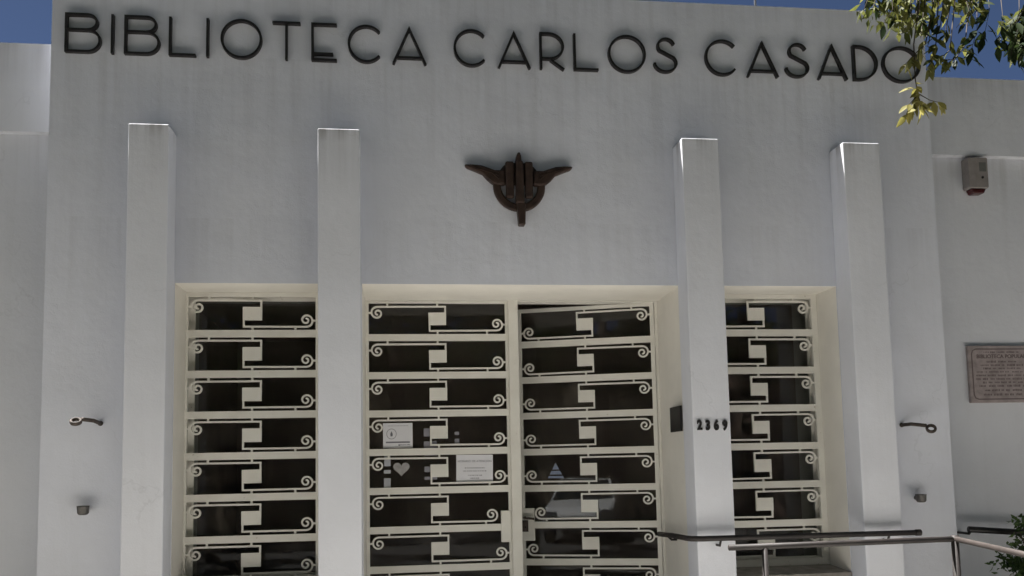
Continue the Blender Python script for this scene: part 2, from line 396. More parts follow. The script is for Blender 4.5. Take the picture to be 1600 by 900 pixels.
# entrance threshold
MB().box(DOOR[0], DOOR[1], 0.0005, TH, 0.02, 0.149).build('threshold', M['sill'], lib)
for a, b in (WIN_L, WIN_R):
    s = MB(); s.add([(a+.001, -0.012, SILL-0.095), (b-.001, -0.012, SILL-0.095), (b-.001, 0.42, SILL-0.095), (a+.001, 0.42, SILL-0.095),
           (a+.001, -0.012, SILL-0.018), (b-.001, -0.012, SILL-0.018), (b-.001, 0.42, SILL+0.012), (a+.001, 0.42, SILL+0.012)],
          [(0, 1, 2, 3), (4, 5, 6, 7), (0, 1, 5, 4), (1, 2, 6, 5), (2, 3, 7, 6), (3, 0, 4, 7)])
    s.build('window_sill', M['sill'], lib)

# ------------------------------------------------------------------ iron grilles
CH = 0.275; CO = 0.226; BW = 0.0125          # cell pitch, clear height, flat-bar width
U = 0.00113
def scroll_mesh(W, mirror, short=0.0):
    """upper-left scroll of a cell, about the cell's centre (x,z); short pulls the spiral inwards"""
    hw, hh = W/2, CO/2
    zt = hh-0.023; cx = -hw+0.063+short; cz = hh-0.072
    pts = [(0.0635-BW/2, 0.0), (0.0635-BW/2, zt)]
    n = 5
    cp = [(90, 49), (135, 47), (180, 40), (225, 34), (270, 30), (315, 28), (360, 27), (405, 25), (450, 22), (495, 17), (540, 13), (600, 9), (660, 6)]
    for (a0, ra), (a1, rb) in zip(cp[:-1], cp[1:]):
        for k in range(3):
            t = k/3; a = R(a0+(a1-a0)*t); r = (ra+(rb-ra)*t)*0.001
            pts.append((cx+r*math.cos(a), cz+r*math.sin(a)))
    pts.append((cx+0.006*math.cos(R(660)), cz+0.006*math.sin(R(660))))
    if mirror: pts = [(-x, z) for x, z in pts]
    sg = -1 if mirror else 1
    mb = MB(); mb.ribbon(pts, BW, 0.004, 0.018)
    for xs in (-hw+0.135+short*0.5, 0.0): mb.box(sg*xs-0.007, sg*xs+0.007, 0.005, 0.017, zt, hh+0.002)
    if short == 0:
        a, b = sorted((sg*(-hw-0.002), sg*(cx-0.038))); mb.box(a, b, 0.005, 0.017, cz-0.001, cz+0.012)
    return mb.mesh('scroll', M['cream'])
plate_me = MB().box(-0.0635, 0.0635, 0.001, 0.020, -0.0455, 0.0455).mesh('plate', M['cream'])
def grille(parent, W, xc, ztop, n, mirror, shorts={}):
    """n cells below ztop (the top of the first clear opening); everything local to parent"""
    sm = scroll_mesh(W, mirror); rail = MB().box(-W/2, W/2, 0.0, 0.024, -(CH-CO)/2, (CH-CO)/2).mesh('rail', M['cream'])
    for i in range(n):
        zc = ztop-CO/2-i*CH; jit = rnd.uniform(-0.0012, 0.0012)
        link('scroll', sm, parent, (xc, 0, zc+jit), (0, rnd.gauss(0, 0.004), 0))
        low = scroll_mesh(W, mirror, shorts[i]) if i in shorts else sm
        link('scroll', low, parent, (xc, 0, zc-jit), (0, math.pi+rnd.gauss(0, 0.004), 0))
        link('plate', plate_me, parent, (xc+jit, 0, zc), (0, rnd.gauss(0, 0.006), 0))
        if i < n-1: link('rail', rail, parent, (xc, 0, zc-CH/2))

def window(op, cells, mirror):
    a, b = op; ca, cb = cells
    zt = 2.5417+0.0245+CO; zb = zt-7*CH+(CH-CO)
    f = MB()
    f.box(a+.001, ca, 0, 0.03, SILL+.005, ZS-.001); f.box(cb, b-.001, 0, 0.03, SILL+.005, ZS-.001)
    f.box(ca, cb, 0, 0.03, zt, ZS-.001); f.box(ca, cb, 0, 0.03, SILL+.005, zb)
    root = f.build('window', M['cream'], lib, loc=(0, D1, 0))
    grille(root, cb-ca, (ca+cb)/2, zt, 7, mirror)
    g = MB(); y0, y1 = 0.085, 0.125; gw = 0.045
    g.box(a+.001, a+gw, y0, y1, SILL+.013, ZS-.001); g.box(b-gw, b-.001, y0, y1, SILL+.013, ZS-.001)
    g.box(a+gw, b-gw, y0, y1, ZS-0.045, ZS-.001); g.box(a+gw, b-gw, y0, y1, SILL+.013, SILL+0.06)
    g.build('sash', M['cream'], root)
    MB().box(a+gw-.004, b-gw+.004, 0.102, 0.107, SILL+0.05, ZS-0.040).build('pane', M['glass'], root)
window(WIN_L, (-1.386, -0.546), False)
window(WIN_R, (2.178, 3.024), True)

# door frame, fixed leaf and open leaf
LW = 0.99
ztd = 2.5535+0.0245+CO
fr = MB()
fr.box(DOOR[0]+.001, DOOR[1]-.001, 0.0, 0.06, ztd+0.012, ZS-.001)
fr.box(DOOR[0]+.001, DOOR[0]+0.012, 0.0, 0.06, 0.151, ztd+0.012)
fr.box(DOOR[1]-0.022, DOOR[1]-.001, 0.0, 0.06, 0.151, ztd+0.012)
fr.build('door_frame', M['cream'], lib, loc=(0, D2, 0))
def leaf_frame(x0, c0, c1, x1, zt):
    f = MB(); zb = 2.5535-8*CH
    f.box(x0, c0, 0, 0.035, 0.165, zt); f.box(c1, x1, 0, 0.035, 0.165, zt)
    f.box(c0, c1, 0, 0.035, ztd, zt); f.box(c0, c1, 0, 0.035, 0.165, zb+(CH-CO)/2)
    return f
c0, c1 = -0.197, 0.793
f = leaf_frame(DOOR[0]+0.0125, c0, c1, 0.845, ztd+0.011)
fx = f.build('door', M['cream'], lib, loc=(0, D2+0.004, 0))
bevel(MB().box(0.812, 0.885, -0.022, -0.001, 0.17, ztd+0.03).build('cover_strip', M['cream'], fx), 0.003, 2)
grille(fx, c1-c0, (c0+c1)/2, ztd, 9, False, {5: 0.062})
bevel(MB().box(0.735, 0.805, -0.006, 0.022, 1.072, 1.296).build('lock_plate', M['cream'], fx), 0.002, 1)
MB().box(c0-.004, c1+.004, 0.0245, 0.029, 0.36, ztd+0.004).build('pane', M['glass'], fx)
# open leaf: origin on the hinge line, reaches -x
HX = DOOR[1]-0.026; TOT = 1.052
lx0, lc0, lc1 = -TOT, -TOT+0.036, -0.030
f = leaf_frame(lx0, lc0, lc1, 0.0, ztd+0.026)
ol = f.build('door', M['cream'], lib, loc=(HX, D2+0.012, -0.012)); ol.rotation_euler = (0, 0, -R(18.5)); ol['label'] = 'door leaf standing ajar into the dark hall'
grille(ol, lc1-lc0, (lc0+lc1)/2, ztd, 9, True, {5: 0.06})
bevel(MB().box(lx0+0.012, lx0+0.108, -0.006, 0.022, 1.062, 1.305).build('lock_plate', M['cream'], ol), 0.002, 1)
hd = MB(); hd.box(lx0+0.018, lx0+0.062, -0.016, -0.0065, 1.13, 1.215); hd.tube([(lx0+0.04, -0.014, 1.235), (lx0+0.04, -0.05, 1.235)], 0.011, 10); hd.tube([(lx0+0.035, -0.05, 1.235), (lx0+0.115, -0.05, 1.228)], 0.009, 10)
hd.build('handle', M['bracket'], ol)
MB().tube([(lx0+0.041, -0.018, 1.165), (lx0+0.041, -0.012, 1.165)], 0.008, 12).build('keyhole', M['darkbox'], ol)
MB().box(lc0-.004, lc1+.004, 0.0245, 0.029, 0.36, ztd+0.004).build('pane', M['glass'], ol)
hg = MB()
for z in (0.5, 1.5, 2.5): hg.tube([(0.006, 0.0, z), (0.006, 0.0, z+0.09)], 0.009, 10)
hg.build('hinge', M['cream'], ol)

# ------------------------------------------------------------------ parapet letters
LT, LB = 4.587, 4.325; LH = LT-LB; SW = 0.0155
def arc(cx, cz, rx, rz, a0, a1, n=20): return [(cx+rx*math.cos(R(a0+(a1-a0)*k/n)), cz+rz*math.sin(R(a0+(a1-a0)*k/n))) for k in range(n+1)]
def letter_mesh(ch, W):
    h = LH; s = SW; mb = MB(); y0, y1 = -0.030, 0.002; hs = s/2
    def st(p, closed=False, w_=s): mb.ribbon(p, w_, y0, y1, closed)
    def st2(p, closed=False, w_=s): mb.ribbon(p, w_, y0+.002, y1, closed)
    if ch == 'I': st([(W/2, 0), (W/2, h)])
    elif ch == 'L': st([(hs, h), (hs, hs), (W, hs)])
    elif ch == 'T': st([(0, h-hs), (W, h-hs)]); st2([(W/2, h-s), (W/2, 0)])
    elif ch == 'E': st([(W, h-hs), (hs, h-hs), (hs, hs), (W, hs)]); st2([(s, 0.19*h), (W*0.85, 0.19*h)])
    elif ch == 'A': st([(hs*0.8, 0), (W/2, h-s*0.9), (W-hs*0.8, 0)]); st2([(W*0.10+s*.6, 0.17*h), (W*0.90-s*.6, 0.17*h)])
    elif ch == 'O': st(arc(W/2, h/2, W/2-hs, h/2+0.004-hs, 0, 360, 48)[:-1], True)
    elif ch == 'C': st(arc(W*0.54, h/2, W*0.54-hs, h/2-hs, 42, 318, 36))
    elif ch == 'D': st([(hs, hs), (hs, h-hs)] + arc(W*0.22, h/2, W*0.78-hs, h/2-hs, 90, -90, 26), True)
    elif ch == 'B':
        m_ = 0.585*h
        st([(hs, m_), (hs, h-hs)] + arc(W*0.62, (h-hs+m_)/2, W*0.26, (h-hs-m_)/2, 90, -90, 14))
        st2([(hs, m_), (hs, hs)] + arc(W*0.62, (m_+hs)/2, W*0.38-hs, (m_-hs)/2, -90, 90, 16), True)
    elif ch == 'R':
        m_ = 0.29*h
        st([(hs, 0), (hs, h-hs)] + arc(W*0.38, (h-hs+m_)/2, W*0.55, (h-hs-m_)/2, 90, -90, 20) + [(s, m_)])
        st2([(W*0.42, m_-hs), (W-hs, 0)])
    elif ch == 'S':
        st(arc(W*0.52, h*0.755, W*0.36, h*0.205, 15, 215, 18) + arc(W*0.47, h*0.29, W*0.53-hs, h*0.24, 40, -178, 22))
    return mb.mesh('letter', M['iron'])
LET = [('B', -2.101, -1.878), ('I', -1.818, -1.799), ('B', -1.735, -1.512), ('L', -1.456, -1.287), ('I', -1.222, -1.202), ('O', -1.129, -0.863), ('T', -0.797, -0.615), ('E', -0.544, -0.377), ('C', -0.305, -0.077), ('A', -0.009, 0.219),
       ('C', 0.404, 0.631), ('A', 0.706, 0.931), ('R', 0.997, 1.172), ('L', 1.234, 1.406), ('O', 1.478, 1.747), ('S', 1.811, 1.973),
       ('C', 2.177, 2.412), ('A', 2.482, 2.715), ('S', 2.777, 2.945), ('A', 3.012, 3.235), ('D', 3.283, 3.47), ('O', 3.508, 3.801)]
ORD = ['first', 'second', 'third', 'fourth', 'fifth', 'sixth', 'seventh', 'eighth', 'ninth', 'tenth']
i = 0
for word in ('BIBLIOTECA', 'CARLOS', 'CASADO'):
    for k, ch in enumerate(word):
        c, a, b = LET[i]; i += 1
        o = link('letter', letter_mesh(ch, b-a), None, (a, -0.0015, LB))
        tag(o, f'black metal letter {ch}, {ORD[k]} letter of the word {word} on the parapet', 'letter', 'black metal letters on the parapet')

# house number
for k, (ch, x, z) in enumerate((('2', 1.966, 1.825), ('3', 2.022, 1.823), ('6', 2.079, 1.822), ('9', 2.138, 1.821))):
    me = text_mesh(ch, 0.088, M['iron'], 0.006, 0.0040); 
    o = link('number_digit', me, None, (x, PY-0.0065, z), FRONT); o.scale = (0.72, 1, 1)
    tag(o, f'small black house number digit {dict(zip("2369", ("two", "three", "six", "nine")))[ch]} on the pilaster beside the doors', 'digit', 'house number digits')

# ------------------------------------------------------------------ emblem over the doors
em = tag(empty('emblem', (0.833, 0, 3.45)), 'dark bronze winged wheel emblem with torch fixed above the entrance', 'emblem')
def E(x, y): return ((x-808)/5/228, 3.716-(y-200)/5/226-3.45)
def eprism(name, pts, y0, y1, bev=0.006):
    o = MB().prism([E(*p) for p in pts], y0, y1).build(name, M['bronze'], em); bevel(o, bev, 2, 30); return o
wing = [(385, 293), (450, 292), (520, 298), (575, 316), (620, 333), (692, 331), (700, 448), (640, 450), (600, 440), (560, 408), (525, 368), (470, 345), (400, 318)]
for sgn in (1, -1):
    pts = wing if sgn == 1 else [(1616-x, y) for x, y in wing]
    wg = eprism('wing', pts, -0.050, -0.003, 0.012)
    for q in range(3):
        a = [(430+q*22, 302+q*10), (540+q*30, 326+q*16), (650, 352+q*26)]
        if sgn == -1: a = [(1616-x, y) for x, y in a]
        MB().ribbon([E(*p) for p in a], 0.008, -0.056, -0.045).build('feather', M['bronze'], wg)
eprism('back_plate', [(650, 340), (690, 292), (724, 267), (890, 267), (924, 296), (962, 340), (958, 440), (654, 440)], -0.028, -0.002)
rg = MB(); cz = E(808, 450)[1]; rg.ribbon(arc(0, cz, 0.151, 0.151, 168, 372, 34), 0.053, -0.040, -0.003); bevel(rg.build('wheel_rim', M['bronze'], em), 0.012, 2, 30)
eprism('column', [(700, 268), (764, 268), (764, 552), (702, 552)], -0.066, -0.026, 0.012)
eprism('column', [(850, 268), (912, 268), (910, 552), (850, 552)], -0.066, -0.026, 0.012)
eprism('torch', [(780, 262), (836, 262), (842, 600), (774, 600)], -0.078, -0.026, 0.014)
eprism('flame', [(778, 272), (786, 225), (796, 200), (814, 198), (822, 225), (826, 272)], -0.07, -0.015, 0.008)
eprism('torch_stem', [(782, 590), (852, 590), (847, 700), (845, 762), (795, 762), (790, 700)], -0.07, -0.002, 0.008)

# ------------------------------------------------------------------ things on the walls
o = bevel(MB().box(1.905, 1.9205, 0.005, 0.235, 1.825, 1.998).build('intercom_plate', M['darkbox']), 0.003, 2)
for v in o.data.vertices: pass
tag(o, 'dark flat intercom plate on the side of the pier beside the open door', 'intercom')

def bracket(mount, bend, ringc, label, ring_axis):
    r_ = tag(empty('flagpole_bracket', mount), label, 'bracket', 'flagpole brackets'); mv = Vector(mount)
    b = MB(); b.tube([(0, 0.002, 0), (0, -0.008, 0)], 0.016, 14); b.build('base_plate', M['bracket'], r_, True)
    b = MB(); b.tube([(0, -0.01, 0)] + [tuple(Vector(p)-mv) for p in bend], 0.0125, 10); b.build('arm', M['bracket'], r_, True)
    c = Vector(ringc)-mv; ax = Vector(ring_axis).normalized(); a = ax.orthogonal().normalized(); d = ax.cross(a)
    pts = [c+(a*math.cos(2*math.pi*k/20)+d*math.sin(2*math.pi*k/20))*0.027 for k in range(20)]
    rb = MB(); n = 20; vs = []
    for p in pts:
        rad = (p-c).normalized()
        for k in range(8):
            t = 2*math.pi*k/8; vs.append(p+rad*math.cos(t)*0.009+ax*math.sin(t)*0.014)
    rb.add(vs, [(i_*8+k, i_*8+(k+1) % 8, ((i_+1) % n)*8+(k+1) % 8, ((i_+1) % n)*8+k) for i_ in range(n) for k in range(8)])
    rb.build('ring', M['bracket'], r_, True)
bracket((-1.838, 0, 1.930), [(-1.85, -0.09, 1.942), (-1.880, -0.205, 1.945)], (-1.908, -0.228, 1.930), 'rusty iron bracket with ring on the wall beside the left wing', (0.1, -0.6, 0.85))
bracket((3.500, 0, 1.842), [(3.535, -0.06, 1.845), (3.600, -0.135, 1.830)], (3.622, -0.155, 1.808), 'rusty iron bracket with ring on the wall above the handrail end', (-0.35, -0.75, 0.6))
def socket(x, z, label):
    b = MB(); b.tube([(0, 0.002, 0.0), (0, -0.03, 0.004)], 0.016, 12)
    n = 20; prof = [(0.016, -0.030), (0.026, -0.027), (0.033, -0.018), (0.036, 0.02), (0.037, 0.026), (0.031, 0.026), (0.028, -0.015)]
    vs = []
    for r_, h in prof:
        for k in range(n): t = 2*math.pi*k/n; vs.append((r_*math.cos(t), -0.062+r_*math.sin(t), h))
    fs = [(i_*n+k, i_*n+(k+1) % n, (i_+1)*n+(k+1) % n, (i_+1)*n+k) for i_ in range(len(prof)-1) for k in range(n)]
    fs += [tuple(range(n))[::-1], tuple(range((len(prof)-1)*n, len(prof)*n))]
    b.add(vs, fs); o = b.build('flagpole_socket', M['socket'], None, True, (x, 0, z)); tag(o, label, 'socket', 'flagpole sockets')
socket(-1.910, 1.397, 'small iron cup on the wall beside the left wing, below the ring bracket')
socket(3.574, 1.335, 'small iron cup on the wall above the handrail end, below the ring bracket')

# siren
sr = tag(empty('alarm_siren', (4.335, WY, 3.71)), 'weathered alarm siren box with dark red lens under the wing cornice', 'siren')
bevel(MB().prism([(-0.078, -0.088), (-0.070, -0.098), (0.070, -0.098), (0.078, -0.088), (0.079, 0.13), (0.072, 0.137), (-0.072, 0.137), (-0.079, 0.13)], -0.085, -0.001).build('housing', M['siren'], sr), 0.014, 3, 30)
bevel(MB().prism([(-0.062, -0.099), (0.064, -0.099), (0.045, -0.135), (-0.040, -0.138)], -0.075, -0.002).build('lens', M['red'], sr), 0.01, 3, 30)
MB().box(0.008, 0.062, -0.0868, -0.0845, 0.028, 0.098).build('label_plate', M['sirenlabel'], sr)
MB().tube([(0.03, -0.089, -0.018), (0.03, -0.083, -0.018)], 0.010, 12).build('sounder_hole', M['darkbox'], sr)

# stone plaque
pq = tag(empty('stone_plaque', (4.455, WY, 2.218)), 'pinkish engraved stone plaque on the right wing wall', 'plaque')
bevel(MB().box(-0.265, 0.265, -0.028, -0.001, -0.212, 0.212).build('slab', M['plaque'], pq), 0.004, 2)
bd = MB(); k_ = 0.035; X_, Z_ = 0.238, 0.186
bd.ribbon([(-X_+k_, -Z_), (X_-k_, -Z_), (X_-.01, -Z_+.01), (X_, -Z_+k_), (X_, Z_-k_), (X_-.01, Z_-.01), (X_-k_, Z_), (-X_+k_, Z_), (-X_+.01, Z_-.01), (-X_, Z_-k_), (-X_, -Z_+k_), (-X_+.01, -Z_+.01)], 0.008, -0.0295, -0.0275, True)
bd.build('border', M['plaque_ink'], pq)
link('inscription', text_mesh('BIBLIOTECA POPULAR', 0.040, M['plaque_ink'], 0.0008, 0.0006), pq, (0, -0.0288, 0.118), FRONT)
ins = MB()
for r_, (z, half) in enumerate(((0.163, 0.14), (0.092, 0.12), (0.066, 0.17), (0.042, 0.15), (0.016, 0.205), (-0.010, 0.21), (-0.036, 0.21), (-0.062, 0.16), (-0.088, 0.19), (-0.120, 0.15), (-0.152, 0.16))):
    x = -half
    while x < half:
        L_ = rnd.uniform(0.02, 0.075); hh = rnd.uniform(0.005, 0.0085); e = min(x+L_, half)
        q = x
        while q < e-0.004: ins.box(q, q+rnd.uniform(0.004, 0.008), -0.0292, -0.0278, z-hh, z+hh*rnd.uniform(0.6, 1)); q += 0.011
        x += L_+rnd.uniform(0.012, 0.02)
tag(ins.build('small_lettering', M['plaque_ink'], pq), kind='stuff')

# aerial rod on the parapet
ar = MB(); ar.tube([(0, 0, 0), (0, 0, 0.55)], 0.009, 8); ar.tube([(0, 0, 0), (0, 0, 0.03)], 0.03, 10)
tag(ar.build('aerial_rod', M['steel'], None, False, (2.62, 0.1, ZT-0.001)), 'thin dark metal rod standing on the parapet top', 'rod')

# ------------------------------------------------------------------ notices behind the door glass
GY = D2+0.004+0.024       # front of the glass of the fixed leaf
def sheet(x0, x1, z0, z1, mat, name, label, cat='notice', group=None, tilt=0.0):
    r_ = MB(); xc, zc = (x0+x1)/2, (z0+z1)/2
    r_.box(x0-xc, x1-xc, 0, 0.0012, z0-zc, z1-zc)
    o = r_.build(name, mat, None, False, (xc, GY-0.0016, zc)); o.rotation_euler = (0, tilt, 0)
    return tag(o, label, cat, group)
n1 = sheet(-0.100, 0.110, 1.758, 1.937, M['paper'], 'paper_notice', 'white printed notice with round emblem and dark band on the door glass')
k = MB(); k.ribbon(arc(-0.045, 0.012, 0.034, 0.036, 0, 360, 24)[:-1], 0.003, -0.0012, -0.0002, True)
k.prism([(-0.052, -0.005), (-0.038, -0.005), (-0.036, 0.012), (-0.045, 0.032), (-0.053, 0.014)], -0.0012, -0.0002)
k.build('round_emblem', M['ink'], n1)
k = MB(); k.box(-0.085, 0.085, -0.0012, -0.0002, -0.053, -0.043)
for q in range(8): k.box(0.012+q*0.010, 0.012+q*0.010+rnd.uniform(.004, .008), -0.0012, -0.0002, -0.070, -0.064)
k.box(0.003, 0.016, -0.0013, -0.0002, -0.073, -0.064)
for q in range(14): k.box(-0.07+q*0.0105, -0.07+q*0.0105+0.006, -0.0012, -0.0002, 0.068, 0.071)
k.build('printed_lines', M['ink'], n1)
n2 = sheet(0.420, 0.685, 1.494, 1.700, M['paper'], 'paper_notice', 'white sheet of opening hours taped to the door glass', tilt=0.012)
me = text_mesh('HORARIO DE ATENCION', 0.0215, M['ink'], 0.0003); link('heading', me, n2, (0, -0.0006, 0.050), FRONT)
k = MB()
for z, a, b in ((0.008, -0.07, 0.075), (-0.014, -0.08, 0.08), (-0.045, -0.045, 0.045), (-0.066, -0.03, 0.03)):
    q = a
    while q < b: e = q+rnd.uniform(0.004, 0.009); k.box(q, e, -0.0012, -0.0002, z-0.003, z+0.004); q = e+rnd.uniform(0.003, 0.01)
k.build('printed_lines', M['ink'], n2)
# heart
hp = []
for q in range(40):
    t = 2*math.pi*q/40; hp.append((16*math.sin(t)**3/16*0.058, (13*math.cos(t)-5*math.cos(2*t)-2*math.cos(3*t)-math.cos(4*t))/16*0.055))
o = MB().prism(hp, 0, 0.0012).build('heart_sticker', M['heart'], None, False, (0.028, GY-0.0016, 1.612))
tag(o, 'silver heart shaped sticker on the door glass', 'sticker')
for x0, x1, z0, z1, mt, lb in ((-0.093, -0.048, 1.630, 1.730, 'paper_grey', 'pale narrow paper strip hanging beside the heart sticker'),
                               (-0.096, -0.048, 1.578, 1.603, 'paper_grey', 'short pale paper slip left of the point of the heart sticker'),
                               (-0.096, -0.048, 1.474, 1.545, 'paper_grey', 'pale striped paper slip beneath the heart sticker'),
                               (0.190, 0.282, 1.838, 1.896, 'paper_dim', 'grey paper half hidden by the plate beside the emblem notice'),
                               (0.190, 0.284, 1.700, 1.803, 'paper_dim', 'grey paper crossing the rail beside the emblem notice'),
                               (0.192, 0.282, 1.583, 1.622, 'paper_dim', 'grey slip peeking out behind the plate beside the heart'),
                               (0.192, 0.282, 1.528, 1.550, 'paper_dim', 'thin grey slip under the plate beside the heart'),
                               (0.412, 0.444, 1.846, 1.868, 'paper_dim', 'tiny grey label above the opening hours sheet'),
                               (0.412, 0.446, 1.775, 1.818, 'paper_dim', 'small grey label just over the opening hours sheet')):
    sheet(x0, x1, z0, z1, M[mt], 'paper_slip', lb, 'paper', 'paper slips on the door glass', rnd.uniform(-0.02, 0.02))
# triangle sticker on the open leaf, placed along that leaf
rot = Matrix.Rotation(-R(18.5), 4, 'Z')
def on_leaf(lx, ly, z): return Vector((HX, D2+0.012, 0)) + rot @ Vector((lx, ly, z))
ts = tag(empty('triangle_sticker', on_leaf(-0.775, 0.0222, 1.573)), 'small pale blue triangle sticker on the glass of the open door', 'sticker'); ts.rotation_euler = (0, 0, -R(18.5))
for z0, z1 in ((-0.058, -0.040), (-0.030, -0.002), (0.008, 0.058)):
    hw0 = 0.062*(0.058-z0)/0.116; hw1 = 0.062*(0.058-z1)/0.116
    MB().prism([(-hw0, z0), (hw0, z0), (hw1+0.0008, z1), (-hw1-0.0008, z1)], 0, 0.0012).build('band', M['blue'], ts)

# ------------------------------------------------------------------ handrails
def rail_thing(name, loc, label): return tag(empty(name, loc), label, 'handrail')
r1 = rail_thing('handrail', (1.728, 0.0, 0.151), 'dark pipe handrail running across the fronts of two pilasters')
def loc_pts(root, pts): l = root.location; return [(p[0]-l.x, p[1]-l.y, p[2]-l.z) for p in pts]
pp = [(1.880, 0.52, 1.100), (1.864, 0.15, 1.116), (1.842, -0.225, 1.126), (1.862, -0.272, 1.1255), (1.93, -0.282, 1.124), (2.6, -0.282, 1.1225), (3.415, -0.282, 1.120)]
MB().tube(loc_pts(r1, pp), 0.018, 14).build('pipe', M['rail'], r1, True)
MB().tube(loc_pts(r1, [(3.385, -0.282, 1.1200), (3.42, -0.282, 1.120)]), 0.021, 14).build('end_cap', M['rail'], r1, True)
for x in (2.05, 3.20):
    MB().tube(loc_pts(r1, [(x, PY-0.001, 1.075), (x, -0.26, 1.075), (x, -0.282, 1.11)]), 0.008, 8).build('wall_bracket', M['rail'], r1, True)
MB().tube(loc_pts(r1, [(1.870, 0.30, 1.108), (1.905, 0.30, 1.075), (1.9435, 0.30, 1.075)]), 0.008, 8).build('wall_bracket', M['rail'], r1, True)

r2_ = rail_thing('ramp_railing', (3.256, -0.9, 0.15), 'worn pipe railing with upright posts around the landing and ramp')
MB().tube(loc_pts(r2_, [(1.870, -0.9, 1.121), (2.5, -0.9, 1.125), (3.256, -0.9, 1.129)]), 0.0170, 14).build('top_pipe', M['rail'], r2_, True)
MB().tube(loc_pts(r2_, [(3.256, -0.898, 1.130), (3.256, -1.5, 1.092), (3.256, -2.9, 1.004)]), 0.0165, 14).build('ramp_pipe', M['railpale'], r2_, True)
MB().tube(loc_pts(r2_, [(1.885, -0.9, 0.55), (3.256, -0.9, 0.55)]), 0.014, 12).build('lower_pipe', M['rail'], r2_, True)
for x, y, z0, z1, rr in ((2.082, -0.9, 0.15, 1.118, 0.017), (3.256, -0.9, 0.15, 1.15, 0.022), (3.256, -2.9, 0.006, 1.004, 0.019)):
    MB().tube(loc_pts(r2_, [(x, y, z0), (x, y, z1)]), rr, 14).build('post', M['rail'], r2_, True)
r3 = rail_thing('wing_handrail', (4.01, WY, 0.0), 'black pipe handrail along the right wing wall behind the shrub')
MB().tube(loc_pts(r3, [(4.02, 0.10, 1.098), (4.55, 0.10, 1.055), (6.2, 0.10, 0.92)]), 0.022, 14).build('pipe', M['darkbox'], r3, True)
for x, z in ((4.035, 1.097), (5.2, 1.002), (6.1, 0.928)):
    MB().tube(loc_pts(r3, [(x, WY-0.001, z-0.03), (x, 0.12, z-0.03), (x, 0.10, z)]), 0.010, 8).build('wall_bracket', M['darkbox'], r3, True)

# ------------------------------------------------------------------ leaves
def leaf_cloud(P, size, rs, droop=0.5, asp=0.42):
    """P: (n,3) positions; folded leaf blades, 6 verts / 2 quads each"""
    n = len(P); g = np.random.default_rng(rs)
    d = g.normal(size=(n, 3)); d[:, 2] -= droop; d /= np.linalg.norm(d, axis=1)[:, None]
    q = g.normal(size=(n, 3)); s = np.cross(d, q); s /= np.linalg.norm(s, axis=1)[:, None]; up_ = np.cross(s, d)
    L = (size*g.uniform(0.65, 1.3, n))[:, None]
    a = P; b = P+d*L; m1 = P+d*L*0.45
    l = m1+s*L*asp/2+up_*L*0.08; r = m1-s*L*asp/2+up_*L*0.08
    V = np.stack([a, r, b, l], 1).reshape(-1, 3)
    F = (np.arange(n)*4)[:, None]+np.array([[0, 1, 2], [0, 2, 3]])[:, None, :].reshape(1, 6)
    return V, F.reshape(-1, 3)
def cloud_obj(name, V, F, mat, parent):
    me = bpy.data.meshes.new(name); me.vertices.add(len(V)); me.vertices.foreach_set('co', V.astype(np.float32).ravel())
    me.loops.add(F.size); me.loops.foreach_set('vertex_index', F.astype(np.int32).ravel())
    me.polygons.add(len(F)); me.polygons.foreach_set('loop_start', np.arange(len(F), dtype=np.int32)*3)
    me.update(calc_edges=True); me.validate(); me.materials.append(mat)
    return link(name, me, parent)
def clumps(g, centers, radii, per):
    out = []
    for c, r_ in zip(centers, radii):
        p = g.normal(size=(per, 3)); p /= np.linalg.norm(p, axis=1)[:, None]
        p *= (g.uniform(0, 1, per)**(1/2.2))[:, None]*np.array(r_)
        out.append(p+np.array(c))
    return np.concatenate(out)

# shrub at the ramp, in a clay tub
bu = tag(empty('shrub', (4.27, -0.42, 0.06)), 'dark green leafy shrub in a tub beside the wing handrail', 'shrub')
g = np.random.default_rng(5)
cs = [(g.uniform(-.2, .2), g.uniform(-.2, .2), z) for z in np.linspace(0.5, 1.12, 16) for _ in range(3)]
V, F = leaf_cloud(clumps(g, cs, [(.13, .13, .1)]*len(cs), 90), 0.045, 3, 0.1, 0.5)
tag(cloud_obj('foliage', V, F, M['bush'], bu), kind='stuff')
for q in range(7):
    a = q*0.9; MB().tube([(0.03*math.cos(a), 0.03*math.sin(a), 0.3), (0.1*math.cos(a), 0.1*math.sin(a), 0.7), (0.2*math.cos(a), 0.2*math.sin(a), 1.05)], [0.012, 0.009, 0.004], 6).build('stem', M['twig'], bu)
tb = MB(); n = 24; prof = [(0.14, -0.047), (0.19, 0.33), (0.21, 0.34), (0.21, 0.38), (0.18, 0.38), (0.17, 0.32)]
vs = [(r_*math.cos(2*math.pi*k/n), r_*math.sin(2*math.pi*k/n), h) for r_, h in prof for k in range(n)]
tb.add(vs, [(i_*n+k, i_*n+(k+1) % n, (i_+1)*n+(k+1) % n, (i_+1)*n+k) for i_ in range(len(prof)-1) for k in range(n)] + [tuple(range(n))[::-1], tuple(range((len(prof)-1)*n, len(prof)*n))])
tb.build('tub', M['house_c'], bu, True)

